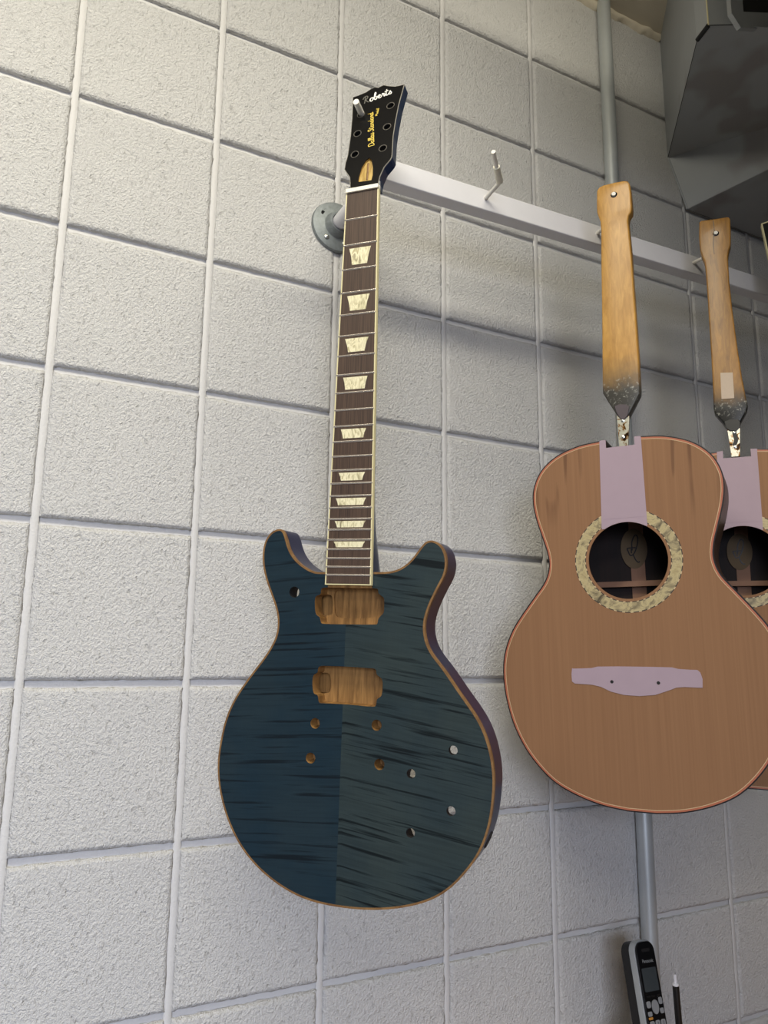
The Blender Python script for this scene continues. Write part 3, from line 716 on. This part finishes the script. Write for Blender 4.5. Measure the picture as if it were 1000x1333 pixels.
AM2 = frame(yawR(-math.radians(52), -.001, .0148), (.9640, -.2714, 1.6476))
acoustic(AM1, 'bare cedar acoustic guitar body fully in view, hung from a pale maple handle')
acoustic(AM2, 'bare cedar acoustic guitar body half hidden behind the front acoustic body')

def slab(name, L, hole, th, c, mats, parent):
    """flat board with rounded-over edges and one bored hole"""
    n = len(L); m = len(hole); V, F, I = [], [], []
    prof = [(c, 0.), (c * .3, c * .25), (0., c), (0., th - c), (c * .3, th - c * .25), (c, th)]
    for d, y in prof: V += [(x, y, z) for x, z in (inset(L, d) if d else L)]
    for k in range(len(prof) - 1):
        for i in range(n): j = (i + 1) % n; F.append((k * n + i, k * n + j, (k + 1) * n + j, (k + 1) * n + i)); I.append(0)
    b = len(V); V += [(x, 0., z) for x, z in hole] + [(x, th, z) for x, z in hole]
    for i in range(m): j = (i + 1) % m; F.append((b + i, b + j, b + m + j, b + m + i)); I.append(1)
    for base, hb, y in ((0, b, 0), ((len(prof) - 1) * n, b + m, th)):
        idx = [base + i for i in range(n)] + [hb + i for i in range(m)]
        for t in tessellate_polygon([[Vector((V[base + i][0], V[base + i][2], 0)) for i in range(n)], [Vector((x, z, 0)) for x, z in hole]]):
            F.append(tuple(idx[q] for q in t)); I.append(0)
    o = mesh(name, V, F, mats, parent, I)
    return shade_auto(o, 50)
def handle(name, label, M, front, px, hole_px, pocket, mat, padmat, pad_px, metal_px, th=.019, extra=None):
    """wooden hanging handle: traced outline on the guitar's own plane, front metres behind its top"""
    T = Matrix.Translation((0, front, 0)); MM = M @ T
    h = thing(name, label, 'handle', MM, 'wooden hanging handles')
    L = ccw(on_plane(MM, px)); hx, hz = on_plane(MM, [hole_px])[0]
    b = slab('grip', L, circle(hx, hz, .0048, 20), th, .0022, [mat, 'black_soft'], h)
    P = ccw(on_plane(MM, pad_px)); pd = prism('end_pad', [P], -.0012, .004, [padmat], h); bevel(pd, .0006, 1, 50)
    m = on_plane(MM, metal_px); zl = min(p[1] for p in m)
    mp = prism('metal_bracket', [ccw(m)], .001, .0075, ['bracket'], h); bevel(mp, .0008, 2)
    ww = (m[1][0] - m[0][0]) / 2; cx_ = (m[0][0] + m[1][0]) / 2
    for dz in (.010, .034):
        lathe('screw', [(.0028, .0012), (.0026, -.0002), (.0010, -.0008), (0, -.0008)], 'screw', mp, 14, Matrix.Translation(((m[2][0] + m[3][0]) / 2 if dz < .02 else cx_ * .5 + (m[2][0] + m[3][0]) * .25, 0.001, zl + dz + .006)))
    h['hx'] = hx; h['hz'] = hz
    return h, MM
h1, HM1 = handle('hanging_handle', 'pale maple hanging handle with a sooty grey end, bolted to the fully visible acoustic body', AM1, .0260,
    [(780, 243.5), (786, 240.6), (800, 237.2), (812, 235), (817, 235.3), (819.5, 238.5), (821, 250), (822.5, 268), (822, 275), (818.5, 280.5), (817.5, 287), (819, 300), (822, 330), (824.5, 370), (828, 420), (831.5, 470), (833.2, 506), (832.5, 513), (825, 528), (819.5, 538.5), (817.5, 543), (804.5, 543), (801, 537), (791, 522), (785, 512), (784.3, 500), (784, 460), (783.5, 400), (782.5, 340), (782.5, 300), (781.5, 288), (778.8, 281), (777.2, 276), (776.8, 262), (777, 248)],
    (799.3, 253.5), None, 'maple_handle', 'pad_a', [(800, 529), (806, 526.5), (816, 526.8), (819.5, 530), (817.5, 541), (813, 545.8), (808, 545.5), (803, 538)], [(803, 541), (819.2, 541), (817.5, 582), (806, 583)])
h2, HM2 = handle('hanging_handle', 'cracked darker oak hanging handle with paper sticker and charred tip, on the half-hidden acoustic', AM2, .0080,
    [(910.5, 289), (913, 287), (930, 284.8), (948, 281.8), (950.5, 284), (951.5, 300), (951.5, 318), (949, 326), (947.8, 335), (950, 370), (954.5, 410), (960, 450), (966, 490), (971.5, 518), (973.8, 528), (972.5, 534), (965, 548), (962, 555), (945, 555), (941, 549), (931, 538), (929.3, 532), (928.5, 510), (926.5, 470), (924, 430), (921.5, 390), (919, 355), (917.5, 341), (914, 333), (911.5, 326), (910.2, 308)],
    (932.2, 304), None, 'oak_handle', 'pad_b', [(943, 549), (949, 546.5), (961, 546), (964, 549), (963.5, 556), (959, 561), (950, 561), (945, 557)], [(946, 553), (963.5, 553), (963.5, 594), (952.5, 595)])
for hnd, HMx, bp in ((h1, HM1, HB[1]), (h2, HM2, HB[2])):      # hooks that carry the two handles
    tp = HMx @ Vector((hnd['hx'], -.001, hnd['hz'] + .0012)); vv = tp - bp; dn = (HV - HE).normalized()
    hook(bp, vv, vv - dn * .062); del hnd['hx']; del hnd['hz']
pp = on_plane(HM2, [(938, 485.5), (954, 485), (956, 518.5), (939.5, 519.5)])
prism('paper_sticker', [ccw(pp)], -.0006, .0004, ['paper'], h2)['label'] = 'small pale paper sticker'
ribbons('tar_streak', [on_plane(HM2, [(955.5, 559), (957, 567), (958.5, 573), (955.5, 580)])], .0060, .0010, .0003, 'pad_b', h2)
cr = on_plane(HM2, [(928.5, 286.5), (930, 300), (929, 316), (930, 331)])
ribbons('crack', [cr], .0010, -.0001, .0001, 'black_line', h2)

# ------------------------------------------------------------------ bound black headstock at the end of the rail
b4 = Vector((1.236, YR, railz(1.236))); hook(b4)
tip4 = b4 + HV
R3m = yawR(-math.radians(50), 0, 0)
TL = at_y(991, 291, -.232)
NM = frame(R3m, TL)
nk = thing('guitar_neck', 'black guitar neck with cream-bound headstock hanging at the end of the rail', 'guitar neck', NM)
lf = on_plane(NM, [(991, 291), (1000, 333)])
dx = (lf[1][0] - lf[0][0]) / (lf[0][1] - lf[1][1])
wt = .078
Lh = [(0, 0), (.02, .004), (wt / 2, .007), (wt - .02, .004), (wt, 0), (wt - dx * .10, -.10), (wt / 2 + .0235, -.150), (wt / 2 + .0215, -.172), (wt / 2 - .0215, -.172), (wt / 2 - .0235, -.150), (dx * .10, -.10)]
Lh = ccw(Lh); hl_w = NM.inverted() @ tip4
hc4 = circle(min(max(hl_w.x, .015), wt - .012), min(max(hl_w.z, -.11), -.02), .0048, 18)
prism('headstock', [inset(Lh, .0022), hc4], 0, .014, ['black_gloss'], nk)
prism('headstock_binding', [Lh, inset(Lh, .0022)], 0, .0135, ['cream'], nk)
prism('fretboard', [[(wt / 2 - .0215, -.172), (wt / 2 + .0215, -.172), (wt / 2 + .028, -.62), (wt / 2 - .028, -.62)]], -.001, .005, ['rosewood'], nk)
box('nut', (wt / 2 - .0215, -.0025, -.172), (wt / 2 + .0215, .004, -.167), 'bone', nk, .0006)
for n in range(1, 20):
    d = fpos(n)
    if d < .44: box('fret', (wt / 2 - .0213 - d * .0145, -.0019, -.1731 - d), (wt / 2 + .0213 + d * .0145, -.0008, -.1711 - d), 'fret', nk)
nb = prism('neck_shaft', [[(wt / 2 - .0212, -.165), (wt / 2 + .0212, -.165), (wt / 2 + .0275, -.62), (wt / 2 - .0275, -.62)]], .005, .022, ['black_gloss'], nk); bevel(nb, .008, 3)

# ------------------------------------------------------------------ worktop, cordless phone, pen
BZ = .84
bn = thing('workbench_top', 'wooden bench top along the block wall below the guitars', 'bench', Matrix.Translation((1.0, -.28, BZ)))
box('worktop', (-.55, -.24, -.035), (1.05, .275, 0), 'bench', bn, .003)
for x in (-.50, 1.0):
    for y in (-.2, .24): box('leg', (x - .03, y - .03, -BZ), (x + .03, y + .03, -.035), 'bench', bn)
PM = frame(yawR(.15, -.25, .1177), (.8858, -.1093, 1.083))
ph = thing('cordless_phone', 'black cordless phone handset with silver side band, standing in its charger', 'phone', PM)
def rrect(x0, z0, x1, z1, r, n=6):
    out = []
    for cx_, cz_, a in ((x1 - r, z1 - r, 0), (x0 + r, z1 - r, 90), (x0 + r, z0 + r, 180), (x1 - r, z0 + r, 270)):
        for k in range(n + 1): b = math.radians(a + 90 * k / n); out.append((cx_ + r * math.cos(b), cz_ + r * math.sin(b)))
    return out
PL = .165
bevel(prism('face_plate', [rrect(-.0215, -PL + .003, .0215, -.002, .014)], 0, .006, ['black_gloss'], ph), .0015)
bevel(prism('silver_band', [rrect(-.0235, -PL, .0235, 0, .016)], .003, .013, ['silver_plastic'], ph), .003)
bevel(prism('back_shell', [rrect(-.0225, -PL + .002, .0225, -.002, .016)], .012, .028, ['black_soft'], ph), .005, 3)
prism('earpiece', [rrect(-.010, -.0155, .010, -.011, .002)], -.0003, .002, ['dark_void'], ph)
prism('screen', [rrect(-.0170, -.066, .0170, -.036, .002)], -.0004, .002, ['screen'], ph)
text_mesh('brand_lettering', 'Panasonic', .0068, 'silver_plastic', ph, Matrix.Translation((.001, -.0002, -.0275)) @ FLAT)
def key(x, z, w, h, mat='key'): return bevel(prism('key', [rrect(x - w / 2, z - h / 2, x + w / 2, z + h / 2, min(w, h) * .3, 3)], -.0010, .002, [mat], ph), .0004, 1)
for x in (-.012, 0, .012): key(x, -.0720, .008, .0022, 'black_soft')
key(-.0145, -.0815, .009, .0085); key(.0145, -.0790, .008, .009); key(.0145, -.0915, .008, .007)
prism('navigation_key', [[(.0075 * math.cos(a), -.0855 + .0090 * math.sin(a)) for a in [2 * math.pi * k / 24 for k in range(24)]]], -.0014, .002, ['key'], ph)
key(-.0145, -.0930, .009, .006); key(-.0145, -.0985, .009, .0030, 'orange')
for r in range(4):
    for x in (-.0130, 0, .0130): key(x, -.1060 - r * .0125, .0100, .0085)
for s, (x, z) in zip(('1', '2', '3', '4', '5', '6', '7', '8', '9', '*', '0', '#'), [(x, -.1060 - r * .0125) for r in range(4) for x in (-.0130, 0, .0130)]):
    text_mesh('key_digit', s, .0055, 'black_soft', ph, Matrix.Translation((x, -.0011, z)) @ FLAT)
cb = PM @ Vector((0, .010, -PL))
ch = thing('phone_charger', 'dark rounded phone charger cradle on the bench behind the handset', 'charger', Matrix.Translation((cb.x, cb.y, BZ)))
# cradle: low foot with a raised rounded back rest
V, F = [], []; SEG = 28
prof = [(.052, .046, 0.0), (.054, .048, .010), (.050, .044, .030), (.042, .034, .055), (.038, .026, .078)]
for a_, b_, z in prof:
    for k in range(SEG): t_ = 2 * math.pi * k / SEG; V.append((a_ * math.cos(t_), b_ * math.sin(t_) + .004 * z / .1, z))
for i in range(len(prof) - 1):
    for k in range(SEG): k2 = (k + 1) % SEG; F.append((i * SEG + k, i * SEG + k2, (i + 1) * SEG + k2, (i + 1) * SEG + k))
F.append(tuple(range(SEG))); F.append(tuple((len(prof) - 1) * SEG + k for k in range(SEG)))
shade_auto(mesh('cradle_base', V, F, 'black_soft', ch), 60)
bevel(prism('back_rest', [smooth_loop([(-.042, .03), (.042, .03), (.040, .09), (.030, .108), (.0, .116), (-.030, .112), (-.044, .095)], 1)], .036, .050, ['black_soft'], ch), .004, 3)
# pen standing in a cup
p0 = at_y(878.5, 1268, -.105); p1 = at_y(884, 1333, -.105); dv = (p0 - p1).normalized(); foot = p0 - dv * ((p0.z - BZ - .004) / dv.z)
pn = thing('pen', 'black pen with a white tip standing upright beside the phone', 'pen', Matrix.Translation(foot))
ln = (p0 - foot).length
tube('barrel', [dv * .0, dv * .004, dv * (ln - .016)], [.003, .0052, .0050], 'black_soft', pn, 16)
tube('white_tip', [dv * (ln - .016), dv * (ln - .0135), dv * (ln - .012), dv * ln], [.0050, .0048, .0026, .0024], 'white_plastic', pn, 14)
cu = thing('pen_cup', 'small dark pen cup on the bench holding the pen', 'cup', Matrix.Translation((foot.x + .004, foot.y, BZ)))
Mz = Matrix.Rotation(math.radians(90), 4, 'X')
lathe('cup_wall', [(.026, 0), (.028, .060), (.0258, .060), (.0238, .003), (0, .003)], 'black_soft', cu, 32, Mz)
